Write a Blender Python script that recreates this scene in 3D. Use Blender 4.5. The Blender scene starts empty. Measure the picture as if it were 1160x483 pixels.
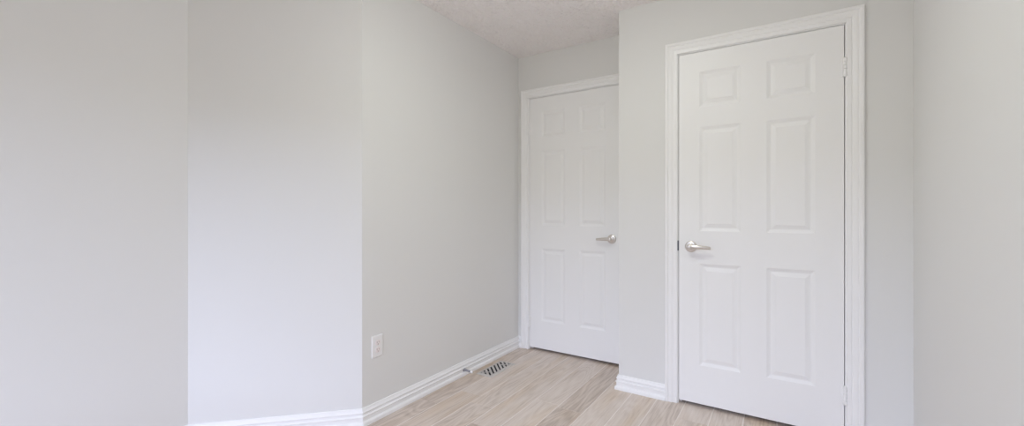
import bpy, bmesh, math, random
from mathutils import Vector, Matrix

random.seed(7)
S = bpy.context.scene
COL = S.collection

# ------------------------------------------------------------------ camera
F_PX, W_PX = 481.44, 1160.0
cam_d = bpy.data.cameras.new('camera')
cam_d.sensor_fit = 'HORIZONTAL'
cam_d.sensor_width = 36.0
cam_d.lens = 36.0 * F_PX / W_PX
cam_d.shift_y = -2.65 / W_PX
cam_d.clip_start = 0.02
cam = bpy.data.objects.new('camera', cam_d)
COL.objects.link(cam)
cam.location = (1.8774, -3.0063, 1.1344)
cam.rotation_euler = (math.radians(90), 0, math.radians(32.87))
S.camera = cam

# ------------------------------------------------------------------ colour management
S.view_settings.view_transform = 'Standard'
S.view_settings.look = 'None'
S.view_settings.gamma = 1.0
S.view_settings.use_curve_mapping = False
S.view_settings.exposure = 0.035
S.cycles.max_bounces = 16
S.cycles.diffuse_bounces = 12
S.cycles.sample_clamp_indirect = 6.0

# ------------------------------------------------------------------ sky and ground outside the window
SKY = (0.70, 0.78, 1.05)
SKY_K = 8.5
GROUND = (1.0, 0.98, 0.60)
GROUND_K = 0.62
TREE_TOP = 0.16            # sine of the height of the tree line over the horizon

world = bpy.data.worlds.new('daylight')
S.world = world
world.use_nodes = True
nt = world.node_tree
nt.nodes.clear()
wo = nt.nodes.new('ShaderNodeOutputWorld')
wb = nt.nodes.new('ShaderNodeBackground')
wt = nt.nodes.new('ShaderNodeTexCoord')
ws = nt.nodes.new('ShaderNodeSeparateXYZ')
wm = nt.nodes.new('ShaderNodeMapRange')
wm.inputs['From Min'].default_value = -1
wm.inputs['From Max'].default_value = 1
wr = nt.nodes.new('ShaderNodeValToRGB')
nt.links.new(wt.outputs['Generated'], ws.inputs[0])
nt.links.new(ws.outputs['Z'], wm.inputs['Value'])
nt.links.new(wm.outputs[0], wr.inputs[0])
nt.links.new(wr.outputs[0], wb.inputs[0])
nt.links.new(wb.outputs[0], wo.inputs[0])
cr = wr.color_ramp
def stop(i, z, c, k):
    e = cr.elements[i] if i < len(cr.elements) else cr.elements.new(0)
    return (0.5 + z / 2, tuple(v * k for v in c) + (1,))
stops = [(-1.0, GROUND, GROUND_K), (TREE_TOP - 0.02, GROUND, GROUND_K), (TREE_TOP + 0.02, SKY, SKY_K), (1.0, SKY, SKY_K)]
while len(cr.elements) < len(stops):
    cr.elements.new(0.5)
for e, (z, c, k) in zip(cr.elements, stops):
    e.position = 0.5 + z / 2
for e, (z, c, k) in zip(cr.elements, stops):
    e.color = tuple(v * k for v in c) + (1,)
wb.inputs['Strength'].default_value = 1.0

# ------------------------------------------------------------------ room dimensions (metres)
H = 2.4065
XR = 2.367               # right wall
YB = -0.366              # wall with the nearer door
XB = 0.981               # outer corner of that wall
YN = -4.60               # window wall behind the camera
CD = (0.0, -1.555)       # corner between left wall and angled wall
DE = (-0.570, -2.125)    # corner between angled wall and bay wall
WIN = (-0.4, 1.9, 0.70, 2.20)      # x0, x1, z0, z1

portal_d = bpy.data.lights.new('window_daylight', 'AREA')
portal_d.shape = 'RECTANGLE'
portal_d.size = WIN[1] - WIN[0]
portal_d.size_y = WIN[3] - WIN[2]
portal_d.cycles.is_portal = True
portal = bpy.data.objects.new('window_daylight', portal_d)
COL.objects.link(portal)
portal.location = ((WIN[0] + WIN[1]) / 2, YN - 0.06, (WIN[2] + WIN[3]) / 2)
portal.rotation_euler = (math.radians(90), 0, 0)

# ------------------------------------------------------------------ materials
def mat(name, col, rough=0.5, metal=0.0, spec=0.5, bump=None, coat=0.0):
    m = bpy.data.materials.new(name)
    m.use_nodes = True
    n = m.node_tree
    p = n.nodes['Principled BSDF']
    p.inputs['Base Color'].default_value = tuple(col) + (1,)
    p.inputs['Roughness'].default_value = rough
    p.inputs['Metallic'].default_value = metal
    p.inputs['Specular IOR Level'].default_value = spec
    p.inputs['Coat Weight'].default_value = coat
    if bump:
        scale, dist, strength, detail = bump
        tc = n.nodes.new('ShaderNodeTexCoord')
        no = n.nodes.new('ShaderNodeTexNoise')
        no.inputs['Scale'].default_value = scale
        no.inputs['Detail'].default_value = detail
        bu = n.nodes.new('ShaderNodeBump')
        bu.inputs['Distance'].default_value = dist
        bu.inputs['Strength'].default_value = strength
        n.links.new(tc.outputs['Object'], no.inputs['Vector'])
        n.links.new(no.outputs['Fac'], bu.inputs['Height'])
        n.links.new(bu.outputs['Normal'], p.inputs['Normal'])
    return m

M_WALL = mat('pale_grey_wall_paint', (0.77, 0.77, 0.76), 0.6, spec=0.3, bump=(260, 0.0006, 0.25, 2))
M_TRIM = mat('white_semigloss_paint', (0.90, 0.90, 0.90), 0.38, spec=0.4, bump=(60, 0.0004, 0.12, 2))
M_DOOR = mat('white_door_paint', (0.89, 0.89, 0.89), 0.42, spec=0.4, bump=(90, 0.0004, 0.15, 3))
M_NICKEL = mat('satin_nickel', (0.72, 0.68, 0.635), 0.32, metal=1.0, bump=(400, 0.0001, 0.1, 2))
M_STEEL = mat('dull_steel_plate', (0.20, 0.20, 0.22), 0.4, metal=1.0, bump=(300, 0.0001, 0.1, 2))
M_SPRING = mat('zinc_spring', (0.42, 0.42, 0.46), 0.35, metal=1.0, bump=(300, 0.0001, 0.1, 2))
M_RUBBER = mat('white_rubber', (0.92, 0.91, 0.90), 0.6, bump=(200, 0.0001, 0.1, 2))
M_PLATE = mat('white_plastic', (0.86, 0.85, 0.85), 0.35, bump=(200, 0.0001, 0.05, 2))
M_RECEPT = mat('warm_white_plastic', (0.86, 0.80, 0.79), 0.4, bump=(200, 0.0001, 0.05, 2))
M_SLOT = mat('shadowed_slot', (0.36, 0.29, 0.29), 0.7, bump=(200, 0.0001, 0.05, 2))
M_REG = mat('brushed_pewter', (0.60, 0.57, 0.54), 0.5, metal=0.25, bump=(300, 0.0002, 0.2, 2))
M_DUCT = mat('dark_duct', (0.02, 0.02, 0.022), 0.7, bump=(200, 0.0001, 0.05, 2))

def ceiling_material():
    m = mat('stippled_ceiling_paint', (0.95, 0.915, 0.905), 0.9, spec=0.2)
    n = m.node_tree
    p = n.nodes['Principled BSDF']
    tc = n.nodes.new('ShaderNodeTexCoord')
    a = n.nodes.new('ShaderNodeTexNoise')
    a.inputs['Scale'].default_value = 34
    a.inputs['Detail'].default_value = 2
    a.inputs['Roughness'].default_value = 0.65
    b = n.nodes.new('ShaderNodeTexVoronoi')
    b.inputs['Scale'].default_value = 45
    ad = n.nodes.new('ShaderNodeMath'); ad.operation = 'SUBTRACT'
    bu = n.nodes.new('ShaderNodeBump')
    bu.inputs['Distance'].default_value = 0.011
    bu.inputs['Strength'].default_value = 1.0
    for t in (a, b):
        n.links.new(tc.outputs['Object'], t.inputs['Vector'])
    n.links.new(a.outputs['Fac'], ad.inputs[0])
    n.links.new(b.outputs['Distance'], ad.inputs[1])
    n.links.new(ad.outputs[0], bu.inputs['Height'])
    n.links.new(bu.outputs['Normal'], p.inputs['Normal'])
    return m
M_CEIL = ceiling_material()

def floor_material():
    m = mat('limed_oak_planks', (0.5, 0.4, 0.35), 0.45, spec=0.35)
    n = m.node_tree
    L = n.links.new
    p = n.nodes['Principled BSDF']
    tc = n.nodes.new('ShaderNodeTexCoord')
    at = n.nodes.new('ShaderNodeAttribute'); at.attribute_name = 'plank'
    sp = n.nodes.new('ShaderNodeSeparateColor')
    L(at.outputs['Color'], sp.inputs[0])
    off = n.nodes.new('ShaderNodeCombineXYZ')
    mu = n.nodes.new('ShaderNodeMath'); mu.operation = 'MULTIPLY'; mu.inputs[1].default_value = 37.0
    L(sp.outputs[1], mu.inputs[0])
    L(mu.outputs[0], off.inputs[0]); L(mu.outputs[0], off.inputs[1]); L(mu.outputs[0], off.inputs[2])
    def stretched(sx, sy):
        mp = n.nodes.new('ShaderNodeVectorMath'); mp.operation = 'MULTIPLY'
        mp.inputs[1].default_value = (sx, sy, 1)
        ad = n.nodes.new('ShaderNodeVectorMath'); ad.operation = 'ADD'
        L(tc.outputs['Object'], mp.inputs[0]); L(mp.outputs[0], ad.inputs[0]); L(off.outputs[0], ad.inputs[1])
        return ad.outputs[0]
    def noise(vec, scale, detail, rough, dist=0.0):
        t = n.nodes.new('ShaderNodeTexNoise')
        t.inputs['Scale'].default_value = scale
        t.inputs['Detail'].default_value = detail
        t.inputs['Roughness'].default_value = rough
        t.inputs['Distortion'].default_value = dist
        L(vec, t.inputs['Vector'])
        return t.outputs['Fac']
    fine = noise(stretched(120, 5), 1.0, 5, 0.65)          # pores
    broad = noise(stretched(11, 2.2), 1.0, 4, 0.6, 0.8)   # cloudy tone along a board
    # cathedral grain: rings of a slowly varying field
    field = noise(stretched(6.0, 0.9), 1.0, 2, 0.5, 0.3)
    rm = n.nodes.new('ShaderNodeMath'); rm.operation = 'MULTIPLY'; rm.inputs[1].default_value = 95.0
    L(field, rm.inputs[0])
    sn = n.nodes.new('ShaderNodeMath'); sn.operation = 'SINE'
    L(rm.outputs[0], sn.inputs[0])
    base = n.nodes.new('ShaderNodeValToRGB')
    base.color_ramp.elements[0].position = 0.0
    base.color_ramp.elements[0].color = (0.33, 0.25, 0.195, 1)
    base.color_ramp.elements[1].position = 1.0
    base.color_ramp.elements[1].color = (0.80, 0.73, 0.675, 1)
    e = base.color_ramp.elements.new(0.55); e.color = (0.67, 0.585, 0.52, 1)
    def madd(a, k, b):
        t = n.nodes.new('ShaderNodeMath'); t.operation = 'MULTIPLY_ADD'
        L(a, t.inputs[0]); t.inputs[1].default_value = k
        if isinstance(b, float): t.inputs[2].default_value = b
        else: L(b, t.inputs[2])
        return t.outputs[0]
    v = madd(fine, 0.85, -0.425)
    v = madd(broad, 0.40, v)
    v = madd(sn.outputs[0], 0.075, v)
    v = madd(sp.outputs[0], 1.0, v)                        # tone of the board itself
    v = madd(v, 1.0, 0.14)
    L(v, base.inputs[0])
    # tan heartwood patches, and seam bevels painted paler, as if catching light
    hue = noise(stretched(7, 1.3), 1.0, 2, 0.5, 0.4)
    hr = n.nodes.new('ShaderNodeMapRange')
    hr.inputs['From Min'].default_value = 0.45; hr.inputs['From Max'].default_value = 0.70
    L(hue, hr.inputs['Value'])
    tan = n.nodes.new('ShaderNodeMix'); tan.data_type = 'RGBA'; tan.blend_type = 'MULTIPLY'
    L(hr.outputs[0], tan.inputs['Factor']); L(base.outputs[0], tan.inputs['A'])
    tan.inputs['B'].default_value = (0.95, 0.89, 0.80, 1)
    seam_glint = n.nodes.new('ShaderNodeMix'); seam_glint.data_type = 'RGBA'
    L(sp.outputs[2], seam_glint.inputs['Factor']); L(tan.outputs['Result'], seam_glint.inputs['A'])
    seam_glint.inputs['B'].default_value = (0.95, 0.90, 0.86, 1)
    L(seam_glint.outputs['Result'], p.inputs['Base Color'])
    bu = n.nodes.new('ShaderNodeBump')
    bu.inputs['Distance'].default_value = 0.0008
    bu.inputs['Strength'].default_value = 0.35
    L(fine, bu.inputs['Height'])
    L(bu.outputs['Normal'], p.inputs['Normal'])
    return m
M_FLOOR = floor_material()

# ------------------------------------------------------------------ mesh helpers
def link(name, bm, m, parent=None, smooth=False, recalc=True):
    if recalc:
        bmesh.ops.recalc_face_normals(bm, faces=bm.faces[:])
    me = bpy.data.meshes.new(name)
    bm.to_mesh(me); bm.free()
    me.materials.append(m)
    if smooth:
        me.polygons.foreach_set('use_smooth', [True] * len(me.polygons))
        try: me.set_sharp_from_angle(angle=math.radians(35))
        except Exception: pass
    o = bpy.data.objects.new(name, me)
    COL.objects.link(o)
    if parent: o.parent = parent
    return o

def empty(name, loc, rotz=0.0):
    o = bpy.data.objects.new(name, None)
    o.empty_display_size = 0.1
    COL.objects.link(o)
    o.location = loc
    o.rotation_euler = (0, 0, rotz)
    return o

def tag(o, label, cat, kind=None, group=None):
    o['label'] = label; o['category'] = cat
    if kind: o['kind'] = kind
    if group: o['group'] = group
    return o

def prism(bm, pts, z0, z1):
    a = [bm.verts.new((x, y, z0)) for x, y in pts]
    b = [bm.verts.new((x, y, z1)) for x, y in pts]
    n = len(pts)
    bm.faces.new(a[::-1]); bm.faces.new(b)
    for i in range(n):
        bm.faces.new((a[i], a[(i + 1) % n], b[(i + 1) % n], b[i]))

def box(bm, x0, x1, y0, y1, z0, z1, bevel=0.0):
    r = bmesh.ops.create_cube(bm, size=1.0)
    vs = r['verts']
    for v in vs:
        v.co = Vector(((x0 + x1) / 2 + v.co.x * (x1 - x0), (y0 + y1) / 2 + v.co.y * (y1 - y0), (z0 + z1) / 2 + v.co.z * (z1 - z0)))
    if bevel:
        es = set(e for v in vs for e in v.link_edges)
        bmesh.ops.bevel(bm, geom=list(es), offset=bevel, segments=2, profile=0.7, affect='EDGES')

def lathe(bm, prof, mtx, n=40):
    """prof: (radius, height) pairs, turned about +Z, then moved by mtx."""
    rings = []
    for r, h in prof:
        if r < 1e-6:
            rings.append([bm.verts.new(mtx @ Vector((0, 0, h)))])
        else:
            rings.append([bm.verts.new(mtx @ Vector((r * math.cos(2 * math.pi * i / n), r * math.sin(2 * math.pi * i / n), h))) for i in range(n)])
    for a, b in zip(rings, rings[1:]):
        for i in range(n):
            j = (i + 1) % n
            if len(a) == 1 and len(b) == 1: continue
            if len(a) == 1: bm.faces.new((a[0], b[j], b[i]))
            elif len(b) == 1: bm.faces.new((a[i], a[j], b[0]))
            else: bm.faces.new((a[i], a[j], b[j], b[i]))

def sweep(bm, path, sects):
    """path: list of points; sects: list of closed rings (lists of Vectors in world) already placed."""
    rings = [[bm.verts.new(p) for p in s] for s in sects]
    n = len(rings[0])
    for a, b in zip(rings, rings[1:]):
        for i in range(n):
            j = (i + 1) % n
            bm.faces.new((a[i], a[j], b[j], b[i]))
    bm.faces.new(rings[0][::-1]); bm.faces.new(rings[-1])

# ------------------------------------------------------------------ floor: one mesh, one bevelled board per plank
def build_floor():
    bm = bmesh.new()
    lay = bm.loops.layers.color.new('plank')
    x0, x1, y0, y1 = -0.70, 2.50, YN - 0.1, 0.16
    pw, px = 0.1527, 0.1545
    g, d = 0.0027, 0.0012
    # (index of the board row) -> butt joints along y and tones where the photograph shows them
    known = {0: ([-2.2, -0.93], [0.50, 0.47, 0.50]),
             -1: ([-2.6, -1.15], [0.50, 0.36, 0.34]),
             1: ([-2.4, -1.02], [0.55, 0.44, 0.52]),
             2: ([-2.5, -1.215], [0.50, 0.16, 0.52]),
             3: ([-2.9, -0.78], [0.60, 0.60, 0.54]),
             4: ([-2.1, -0.80], [0.40, 0.16, 0.27]),
             5: ([-2.7, -0.30], [0.5, 0.58, 0.50]),
             6: ([-2.2], [0.5, 0.56]),
             7: ([-1.6], [0.55, 0.44]),
             8: ([-2.0, -0.56], [0.55, 0.54, 0.60]),
             9: ([-1.3], [0.5, 0.55]),
             10: ([-1.9], [0.5, 0.47]),
             11: ([-1.7], [0.5, 0.16])}
    k0 = math.floor((x0 - px) / pw)
    k1 = math.ceil((x1 - px) / pw)
    for k in range(k0, k1):
        a, b = max(x0, px + k * pw), min(x1, px + (k + 1) * pw)
        if b - a < 0.004: continue
        if k in known:
            cuts, tones = known[k]
        else:
            c = y0 + random.uniform(0.3, 1.4); cuts = []
            while c < y1 - 0.2:
                cuts.append(c); c += random.uniform(0.9, 1.7)
            tones = [random.uniform(0.40, 0.60) for _ in range(len(cuts) + 1)]
        ys = [y0] + list(cuts) + [y1]
        # tones are listed from the window end to the door end
        for i in range(len(ys) - 1):
            t = tones[min(i, len(tones) - 1)]
            c0, c1 = ys[i], ys[i + 1]
            v = [bm.verts.new(p) for p in ((a + g, c0 + g, 0), (b - g, c0 + g, 0), (b - g, c1 - g, 0), (a + g, c1 - g, 0))]
            w = [bm.verts.new(p) for p in ((a, c0, -d), (b, c0, -d), (b, c1, -d), (a, c1, -d))]
            fs = [bm.faces.new(v)] + [bm.faces.new((w[q], w[(q + 1) % 4], v[(q + 1) % 4], v[q])) for q in range(4)]
            rnd = random.random()
            for q, f in enumerate(fs):
                for l in f.loops: l[lay] = (t, rnd, 0.75 if q in (2, 4) else 0.0, 1)  # blue channel: painted light along the long bevels
    # the slab the boards lie on
    q = len(bm.verts)
    box(bm, x0, x1, y0, y1, -0.10, -0.0018)
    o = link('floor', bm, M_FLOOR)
    tag(o, 'pale limed oak plank floor running towards the far door', 'floor', 'structure')
build_floor()

# ------------------------------------------------------------------ walls and ceiling
T = 0.12
def wall(name, label, build):
    bm = bmesh.new(); build(bm)
    return tag(link(name, bm, M_WALL), label, 'wall', 'structure')

D1 = dict(x=1.344, w=0.771, y=YB)       # nearer door: left edge of the slab, width
D2 = dict(x=0.109, w=0.764, y=0.0)      # farther door
ZB, ZT = 0.022, 2.048
RO = 0.022                               # rough opening round the slab

def w_far(bm):
    a, b, t = D2['x'] - RO, D2['x'] + D2['w'] + RO, ZT + RO
    box(bm, -T, a, 0, T, 0, H); box(bm, b, XR, 0, T, 0, H); box(bm, a, b, 0, T, t, H)
    box(bm, a - .05, b + .05, T, T + 0.03, 0, t + .05)
wall('wall_far', 'light grey far wall around and above the recessed door', w_far)

def w_closet(bm):
    a, b, t = D1['x'] - RO, D1['x'] + D1['w'] + RO, ZT + RO
    box(bm, XB, a, YB, YB + T, 0, H); box(bm, b, XR, YB, YB + T, 0, H); box(bm, a, b, YB, YB + T, t, H)
    box(bm, XB, XB + 0.1, YB + T, 0, 0, H)
wall('wall_closet', 'light grey wall projecting forward around the nearer door', w_closet)
wall('wall_right', 'light grey wall at the right edge of the picture', lambda bm: box(bm, XR, XR + T, YN - T, T, 0, H))
k = T * math.tan(math.radians(22.5))
wall('wall_left', 'light grey wall with the outlet beside the far door', lambda bm: prism(bm, [CD, (0, 0), (-T, 0), (-T, CD[1] + k)], 0, H))
s = T / math.sqrt(2)
wall('wall_angled', 'light grey angled wall left of the outlet', lambda bm: prism(bm, [DE, CD, (-T, CD[1] + k), (DE[0] - T, DE[1] + k)], 0, H))
wall('wall_bay', 'light grey wall at the far left edge of the picture', lambda bm: prism(bm, [(DE[0], YN - T), DE, (DE[0] - T, DE[1] + k), (DE[0] - T, YN - T)], 0, H))
def w_near(bm):
    a, b, c, d = WIN
    x0, x1 = DE[0], XR
    box(bm, x0, a, YN - T, YN, 0, H); box(bm, b, x1, YN - T, YN, 0, H)
    box(bm, a, b, YN - T, YN, 0, c); box(bm, a, b, YN - T, YN, d, H)
wall('wall_near', 'light grey window wall behind the viewer', w_near)

bm = bmesh.new(); box(bm, DE[0] - T, XR + T, YN - T, 0.16, H, H + 0.1)
tag(link('ceiling', bm, M_CEIL), 'stippled white ceiling above the far door', 'ceiling', 'structure')

# window behind the viewer: frame, mullion, sill
def window(name, label, size, loc, rotz):
    """local x along the wall, local y out of the room, origin at the sill line of the inner wall face"""
    w, h = size
    fw = 0.05
    bm = bmesh.new()
    for x0, x1, z0, z1 in ((-w / 2, -w / 2 + fw, 0, h), (w / 2 - fw, w / 2, 0, h), (-w / 2 + fw, w / 2 - fw, 0, fw), (-w / 2 + fw, w / 2 - fw, h - fw, h), (-.03, .03, fw, h - fw)):
        box(bm, x0, x1, T - .05, T, z0, z1, 0.004)
    o = tag(link(name, bm, M_TRIM), label, 'window', 'structure')
    o.location = loc; o.rotation_euler = (0, 0, rotz)
    bm = bmesh.new(); box(bm, -w / 2 - .04, w / 2 + .04, -.05, T - .05, -.03, 0, 0.005)
    link('window_sill', bm, M_TRIM, o)
window('window_1', 'white framed window behind the viewer', (WIN[1] - WIN[0], WIN[3] - WIN[2]), ((WIN[0] + WIN[1]) / 2, YN, WIN[2]), math.pi)

# ------------------------------------------------------------------ baseboards with a shoe moulding, mitred at the corners
BP = [(0, 0), (.022, 0), (.022, .012), (.0205, .018), (.017, .0235), (.0125, .0265), (.0125, .0440), (.0165, .0480), (.0165, .0520),
      (.0095, .0560), (.0085, .0640), (.0135, .0690), (.0135, .0730), (.0100, .0780), (.0075, .0860), (.0065, .0910), (.0045, .0925), (0, .0925)]
def baseboard(name, label, P, Q, nrm, m0=0.0, m1=0.0):
    """P..Q along the wall foot, nrm into the room; m0/m1: shift along the run per unit of thickness at each end."""
    P, Q, n = Vector((*P, 0)), Vector((*Q, 0)), Vector((*nrm, 0)).normalized()
    d = (Q - P).normalized()
    bm = bmesh.new()
    s0 = [P + n * t + d * (m0 * t) + Vector((0, 0, z)) for t, z in BP]
    s1 = [Q + n * t + d * (m1 * t) + Vector((0, 0, z)) for t, z in BP]
    sweep(bm, None, [s0, s1])
    return tag(link(name, bm, M_TRIM), label, 'baseboard', 'structure')
t22 = math.tan(math.radians(22.5))
CW, RV = 0.068, 0.008
c2l = D2['x'] - RV - CW; c2r = D2['x'] + D2['w'] + RV + CW
c1l = D1['x'] - RV - CW; c1r = D1['x'] + D1['w'] + RV + CW
baseboard('baseboard_left', 'long white baseboard under the outlet wall beside the floor register', CD, (0, 0), (1, 0), -t22, -1)
baseboard('baseboard_angled', 'white baseboard along the angled wall', DE, CD, (1, -1), t22, t22)
baseboard('baseboard_bay', 'white baseboard at the far left below the bay wall', (DE[0], YN), DE, (1, 0), 1, -t22)
baseboard('baseboard_far', 'sliver of white baseboard in the far corner', (0, 0), (c2l, 0), (0, -1), 1, 0)
baseboard('baseboard_closet', 'short white baseboard left of the nearer door', (XB, YB), (c1l, YB), (0, -1), -1, 0)
baseboard('baseboard_return', 'white baseboard on the side of the projecting wall', (XB, 0), (XB, YB), (-1, 0), 0, 1)
baseboard('baseboard_corner', 'white baseboard right of the nearer door', (c1r, YB), (XR, YB), (0, -1), 0, -1)
baseboard('baseboard_right', 'white baseboard along the right wall', (XR, YB), (XR, YN), (-1, 0), 1, -1)

# ------------------------------------------------------------------ doors
PX = [(.1105, .3185), (.4400, .6490)]             # panel edges across a 0.764 slab
PZ = [(.244, .829), (1.017, 1.616), (1.730, 1.934)]
RINGS = [(0, 0), (.0018, .0010), (.0060, .0029), (.0120, .0056), (.0165, .0071), (.0195, .0074), (.0220, .0070), (.0385, .0022), (.0400, .0010), (.0425, .0007)]

CAS = [(0, 0), (0, .0085), (.003, .0108), (.018, .0115), (.0205, .0095), (.024, .0097), (.027, .0120), (.036, .0145), (.0425, .0155), (.0455, .0132),
       (.049, .0138), (.052, .0180), (.056, .0200), (.0625, .0200), (.0665, .0185), (.068, .0160), (.068, 0)]

def casing(idx, D, label, latch_left):
    x0, x1, zt, y = D['x'] - RV, D['x'] + D['w'] + RV, ZT + RV, D['y']
    root = tag(empty(f'trim_{idx}', (0, 0, 0)), label, 'door frame', 'structure')
    def side(xe, sgn):
        bm = bmesh.new()
        sweep(bm, None, [[Vector((xe + sgn * u, y - t, 0)) for u, t in CAS], [Vector((xe + sgn * u, y - t, zt + u)) for u, t in CAS]])
        link('side_casing', bm, M_TRIM, root)
    side(x0, -1); side(x1, 1)
    bm = bmesh.new()
    sweep(bm, None, [[Vector((x0 - u, y - t, zt + u)) for u, t in CAS], [Vector((x1 + u, y - t, zt + u)) for u, t in CAS]])
    link('head_casing', bm, M_TRIM, root)
    g = 0.0035
    j0, j1, jz = D['x'] - g, D['x'] + D['w'] + g, ZT + g
    def jamb(a, b, c, d, sa, sb, sc, sd):
        bm = bmesh.new(); box(bm, a, b, y, y + T, c, d)
        box(bm, sa, sb, y + .038, y + .072, sc, sd)
        link('jamb', bm, M_TRIM, root)
    jamb(D['x'] - RO, j0, 0, jz, j0, j0 + .012, 0, jz - .012)
    jamb(j1, D['x'] + D['w'] + RO, 0, jz, j1 - .012, j1, 0, jz - .012)
    jamb(D['x'] - RO, D['x'] + D['w'] + RO, jz, ZT + RO, j0, j1, jz - .012, jz)
    # strike plate with a lip that wraps on to the jamb edge
    bm = bmesh.new()
    xs = j0 if latch_left else j1
    sg = -1 if latch_left else 1
    a, b = sorted((xs + sg * .0045, xs - sg * .0018))
    box(bm, a, b, y - .0030, y + .030, .899, .958, .0006)
    link('strike_plate', bm, M_STEEL, root)
    return root

def make_door(idx, D, label, latch_left):
    W = D['w']
    k = W / 0.764
    root = tag(empty(f'door_{idx}', (D['x'], D['y'], 0)), label, 'door', 'structure')
    TH = 0.035
    xs = sorted([0, W] + [v * k for p in PX for v in p])
    zs = sorted([ZB, ZT] + [v for p in PZ for v in p])
    bm = bmesh.new()
    gv = [[bm.verts.new((x, 0, z)) for z in zs] for x in xs]
    for i in range(len(xs) - 1):
        for j in range(len(zs) - 1):
            if i in (1, 3) and j in (1, 3, 5): continue
            bm.faces.new((gv[i][j], gv[i + 1][j], gv[i + 1][j + 1], gv[i][j + 1]))
    c = [bm.verts.new((x, TH, z)) for x, z in ((0, ZB), (W, ZB), (W, ZT), (0, ZT))]
    bm.faces.new(c[::-1])
    nx, nz = len(xs) - 1, len(zs) - 1
    bm.faces.new([gv[i][0] for i in range(nx, -1, -1)] + [c[0], c[1]])
    bm.faces.new([gv[i][nz] for i in range(nx + 1)] + [c[2], c[3]])
    bm.faces.new([gv[0][j] for j in range(nz + 1)] + [c[3], c[0]])
    bm.faces.new([gv[nx][j] for j in range(nz, -1, -1)] + [c[1], c[2]])
    link('slab', bm, M_DOOR, root)
    for (a, b) in PX:
        for (z0, z1) in PZ:
            bm = bmesh.new()
            prev = None
            for ins, dep in RINGS:
                r = [bm.verts.new((x, dep, z)) for x, z in ((a * k + ins, z0 + ins), (b * k - ins, z0 + ins), (b * k - ins, z1 - ins), (a * k + ins, z1 - ins))]
                if prev:
                    for q in range(4):
                        bm.faces.new((prev[q], prev[(q + 1) % 4], r[(q + 1) % 4], r[q]))
                prev = r
            bm.faces.new(prev)
            # the back of the moulded panel, so that it is a solid skin
            bk = [bm.verts.new((x, .020, z)) for x, z in ((a * k, z0), (b * k, z0), (b * k, z1), (a * k, z1))]
            bm.verts.ensure_lookup_table()
            fr = bm.verts[:4]
            for q in range(4):
                bm.faces.new((fr[q], bk[q], bk[(q + 1) % 4], fr[(q + 1) % 4]))
            bm.faces.new(bk)
            link('panel', bm, M_DOOR, root)
    # hinges, painted white: knuckles of the barrel, tips and the leaf edges
    hx = W + .003 if latch_left else -.003
    for hz in (0.228, 1.838) if latch_left else (0.228, 1.800):
        bm = bmesh.new()
        hh = 0.044
        for q in range(5):
            z0 = hz - hh + q * 2 * hh / 5
            mt = Matrix.Translation((hx, -.0085, z0))
            r = .0088 if q % 2 == 0 else .0078
            lathe(bm, [(0, .0004), (r - .001, .0004), (r, .0014), (r, 2 * hh / 5 - .0014), (r - .001, 2 * hh / 5 - .0004), (0, 2 * hh / 5 - .0004)], mt, 20)
        for sg in (-1, 1):
            mt = Matrix.Translation((hx, -.0085, hz + sg * hh)) @ (Matrix.Identity(4) if sg > 0 else Matrix.Rotation(math.pi, 4, 'X'))
            lathe(bm, [(.0075, 0), (.0075, .0015), (.0045, .004), (0, .0048)], mt, 20)
        sg = -1 if latch_left else 1
        x0, x1 = sorted((hx, hx + sg * .016))
        box(bm, x0, x1, -.0030, .0005, hz - hh, hz + hh, .0006)
        x0, x1 = sorted((hx, hx - sg * .006))
        box(bm, x0, x1, -.0045, .0005, hz - hh, hz + hh, .0006)
        link('hinge', bm, M_TRIM, root, smooth=True)
    # lever handle
    lx = .067 if latch_left else W - .069
    sg = 1 if latch_left else -1
    lz = .9265
    hd = bpy.data.objects.new('handle', None); hd.empty_display_size = .05
    COL.objects.link(hd); hd.parent = root; hd.location = (lx, 0, lz)
    out = Matrix.Rotation(math.radians(90), 4, 'X')          # +Z of the lathe points out of the door (-Y)
    bm = bmesh.new()
    lathe(bm, [(0, 0), (.0325, 0), (.0330, .002), (.0325, .0055), (.0295, .0085), (.0255, .0098), (.0190, .0105), (.0175, .0125), (.0165, .0165), (.0125, .0185), (0, .0185)], out, 48)
    link('rose', bm, M_NICKEL, hd, smooth=True)
    bm = bmesh.new()
    lathe(bm, [(.0105, .016), (.0105, .032), (.0120, .036), (.0135, .044), (.0135, .052), (.0118, .0565), (.0080, .0585), (0, .0590)], out, 36)
    # the arm: an oval bar that leaves the hub, dips slightly back towards the door and thins to its end
    sects = []
    N = 18
    for i in range(N + 1):
        t = i / N
        x = sg * (0.002 + .106 * t)
        yy = -(.0475 - .010 * t ** 1.6 + .003 * math.sin(math.pi * t))
        z = .0005 - .004 * t + .002 * math.sin(math.pi * t)
        hw = .0130 - .0045 * t                   # half height
        ht = .0080 - .0026 * t                   # half thickness
        if i == N: hw *= .72; ht *= .72
        sects.append([Vector((x, yy + ht * math.cos(q * math.tau / 16), z + hw * math.sin(q * math.tau / 16))) for q in range(16)])
    sweep(bm, None, sects)
    link('lever', bm, M_NICKEL, hd, smooth=True)
    # latch face on the edge of the slab
    bm = bmesh.new()
    xe = 0 if latch_left else W
    box(bm, xe - .0012, xe + .0012, .005, .030, lz - .028, lz + .028, .0004)
    link('latch_plate', bm, M_STEEL, root)
    return root

casing(1, D1, 'white moulded frame around the nearer door on the projecting wall', True)
casing(2, D2, 'white moulded frame around the recessed far door', False)
make_door(1, D1, 'white six panel door on the nearer wall, lever handle at its left edge', True)
make_door(2, D2, 'white six panel door in the far recess, lever handle at its right edge', False)

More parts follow.
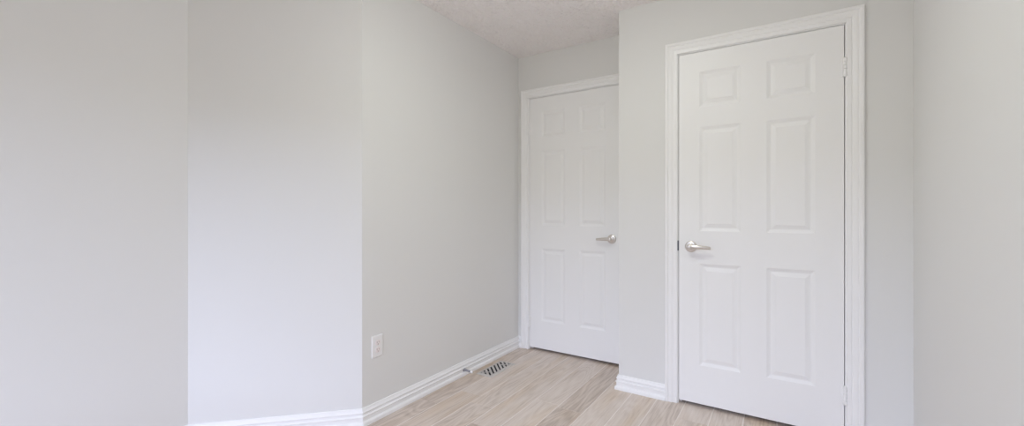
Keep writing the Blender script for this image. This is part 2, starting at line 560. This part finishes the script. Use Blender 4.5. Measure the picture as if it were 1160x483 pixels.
# ------------------------------------------------------------------ power outlet on the left wall (local x runs away from the viewer, local y out of the wall)
def make_outlet():
    root = tag(empty('wall_outlet', (0, -1.458, 0.396)), 'white duplex power outlet low on the grey wall near its corner', 'power outlet')
    bm = bmesh.new()
    hw, hz = .0365, .0595
    prev = None
    for ins, dep in ((0, 0), (0, .0030), (.0018, .0052), (.0045, .0062), (.0062, .0064)):
        r = [bm.verts.new((dep, y, z)) for y, z in ((-hw + ins, -hz + ins), (hw - ins, -hz + ins), (hw - ins, hz - ins), (-hw + ins, hz - ins))]
        if prev:
            for q in range(4): bm.faces.new((prev[q], prev[(q + 1) % 4], r[(q + 1) % 4], r[q]))
        else: bm.faces.new(r[::-1])
        prev = r
    bm.faces.new(prev)
    link('cover_plate', bm, M_PLATE, root)
    out = Matrix.Rotation(math.radians(90), 4, 'Y')          # +Z to +X, local X to -Z
    for zc in (.0195, -.0195):
        bm = bmesh.new()
        # receptacle face: a circle with flattened top and bottom
        pts = []
        for i in range(40):
            a = i * math.tau / 40
            pts.append((.0172 * math.cos(a), max(-.0142, min(.0142, .0172 * math.sin(a)))))
        s = []
        for ins, dep in ((0, .0060), (0, .0078), (.0010, .0086)):
            s.append([Vector((dep, y * (1 - ins / .0172), zc + z * (1 - ins / .0172))) for y, z in pts])
        sweep(bm, None, s)
        face = link('receptacle', bm, M_RECEPT, root)
        bm = bmesh.new()
        box(bm, .0080, .0088, -.0078, -.0054, zc - .0015, zc + .0078)
        box(bm, .0080, .0088, .0054, .0078, zc - .0005, zc + .0072)
        lathe(bm, [(0, .0080), (.0026, .0080), (.0026, .0088), (0, .0088)], Matrix.Translation((0, 0, zc - .0075)) @ out, 16)
        link('slots', bm, M_SLOT, face)
    bm = bmesh.new()
    lathe(bm, [(0, .0058), (.0036, .0058), (.0036, .0068), (.0024, .0078), (0, .0080)], out, 20)
    link('screw', bm, M_RECEPT, root, smooth=True)
make_outlet()

# ------------------------------------------------------------------ floor register with slanting slots
def make_register():
    x0, x1, y0, y1 = .063, .197, -.660, -.356
    root = tag(empty('floor_register', ((x0 + x1) / 2, (y0 + y1) / 2, 0)), 'pewter floor register with dark slanting slots beside the baseboard', 'floor vent')
    hx, hy = (x1 - x0) / 2, (y1 - y0) / 2
    ox, oy = .0455, .132                                     # half size of the slotted field
    cx = -.004
    bm = bmesh.new()
    prof = [(0, 0), (.0015, .0018), (.006, .0042), (.012, .0048)]
    def rect(i, z): return [bm.verts.new((x, y, z)) for x, y in ((-hx + i, -hy + i), (hx - i, -hy + i), (hx - i, hy - i), (-hx + i, hy - i))]
    prev = None
    for i, z in prof:
        r = rect(i, z)
        if prev:
            for q in range(4): bm.faces.new((prev[q], prev[(q + 1) % 4], r[(q + 1) % 4], r[q]))
        prev = r
    inner = [bm.verts.new((x, y, .0048)) for x, y in ((cx - ox, -oy), (cx + ox, -oy), (cx + ox, oy), (cx - ox, oy))]
    low = [bm.verts.new((v.co.x, v.co.y, .0004)) for v in inner]
    for q in range(4):
        bm.faces.new((prev[q], prev[(q + 1) % 4], inner[(q + 1) % 4], inner[q]))
        bm.faces.new((inner[q], inner[(q + 1) % 4], low[(q + 1) % 4], low[q]))
    link('frame', bm, M_REG, root)
    bm = bmesh.new(); box(bm, cx - ox, cx + ox, -oy, oy, .0002, .0008)
    link('damper', bm, M_DUCT, root)
    # slanting bars at 45 degrees, clipped to the field, with a V at each end
    bm = bmesh.new()
    pitch, bw = .0405, .0150
    def bar(p, q, w):
        p, q = Vector(p), Vector(q)
        d = (q - p).normalized(); n = Vector((-d.y, d.x)) * w / 2
        prism_pts = [p + n, p - n, q - n, q + n]
        a = [bm.verts.new((v.x, v.y, .0010)) for v in prism_pts]
        b = [bm.verts.new((v.x, v.y, .0045)) for v in prism_pts]
        bm.faces.new(a[::-1]); bm.faces.new(b)
        for i in range(4): bm.faces.new((a[i], a[(i + 1) % 4], b[(i + 1) % 4], b[i]))
    L, R = cx - ox, cx + ox
    span = 2 * ox
    n = 5
    for i in range(-1, n + 2):
        ya = -oy + span + i * pitch * .98 - .018               # y at the left edge; bar falls to the right by its span
        p, q = (L, ya), (R, ya - span)
        # clip to the field
        pts = []
        t0, t1 = 0.0, 1.0
        if ya > oy: t0 = (ya - oy) / span
        if ya - span < -oy: t1 = (ya + oy) / span
        if t1 - t0 < 0.12: continue
        bar((L + span * t0, ya - span * t0), (L + span * t1, ya - span * t1), bw)
    # crossing bars at both ends
    bar((L, -oy + .010), (L + .062, -oy + .072 - .010), .007)
    bar((R, oy - .010), (R - .062, oy - .072 + .010), .007)
    link('grille', bm, M_REG, root)
make_register()

# ------------------------------------------------------------------ spring door stop screwed into the baseboard
def make_stop():
    root = tag(empty('door_stop', (.0135, -.729, .040)), 'small spring door stop with white tip on the left baseboard', 'door stop')
    out = Matrix.Rotation(math.radians(90), 4, 'Y')
    bm = bmesh.new()
    lathe(bm, [(0, 0), (.0125, 0), (.0125, .0015), (.0100, .0040), (.0065, .0060), (0, .0064)], out, 28)
    link('base', bm, M_SPRING, root, smooth=True)
    bm = bmesh.new()
    turns, n = 14, 14 * 14
    sects = []
    for i in range(n + 1):
        t = i / n
        a = t * turns * math.tau
        R = .0068 - .0018 * t
        c = Vector((.005 + .056 * t, R * math.cos(a), R * math.sin(a) - .004 * t * t))
        rad = Vector((0, math.cos(a), math.sin(a)))
        sects.append([c + rad * (.0012 * math.cos(q * math.tau / 6)) + Vector((1, 0, 0)) * (.0012 * math.sin(q * math.tau / 6)) for q in range(6)])
    sweep(bm, None, sects)
    link('spring', bm, M_SPRING, root, smooth=True)
    bm = bmesh.new()
    lathe(bm, [(0, .058), (.0070, .058), (.0085, .060), (.0085, .069), (.0070, .0725), (0, .0735)], Matrix.Translation((0, 0, -.004)) @ out, 24)
    link('rubber_tip', bm, M_RUBBER, root, smooth=True)
make_stop()

# ------------------------------------------------------------------ added fill light: an unseen glowing dome on the ceiling
FILL = (0.955, 1.0, 0.91)
FILL_K = 19.0
FILL_AT = (1.2, -1.65, H)
def make_fill_light():
    root = tag(empty('added_fill_light', FILL_AT), 'added fill light, a glowing dome on the ceiling out of view', 'ceiling light')
    m = bpy.data.materials.new('fill_glow'); m.use_nodes = True
    p = m.node_tree.nodes['Principled BSDF']
    p.inputs['Base Color'].default_value = (0.8, 0.8, 0.8, 1)
    p.inputs['Emission Color'].default_value = FILL + (1,)
    p.inputs['Emission Strength'].default_value = FILL_K
    dn = Matrix.Rotation(math.pi, 4, 'X')
    bm = bmesh.new()
    lathe(bm, [(0, 0), (.25, 0), (.25, .02), (.235, .025), (0, .025)], dn, 48)
    link('base', bm, M_TRIM, root, smooth=True)
    bm = bmesh.new()
    lathe(bm, [(.23, .025)] + [(.23 * math.cos(q * math.pi / 20), .025 + .075 * math.sin(q * math.pi / 20)) for q in range(1, 10)] + [(0, .10)], dn, 48)
    link('glow_dome', bm, m, root, smooth=True)
make_fill_light()
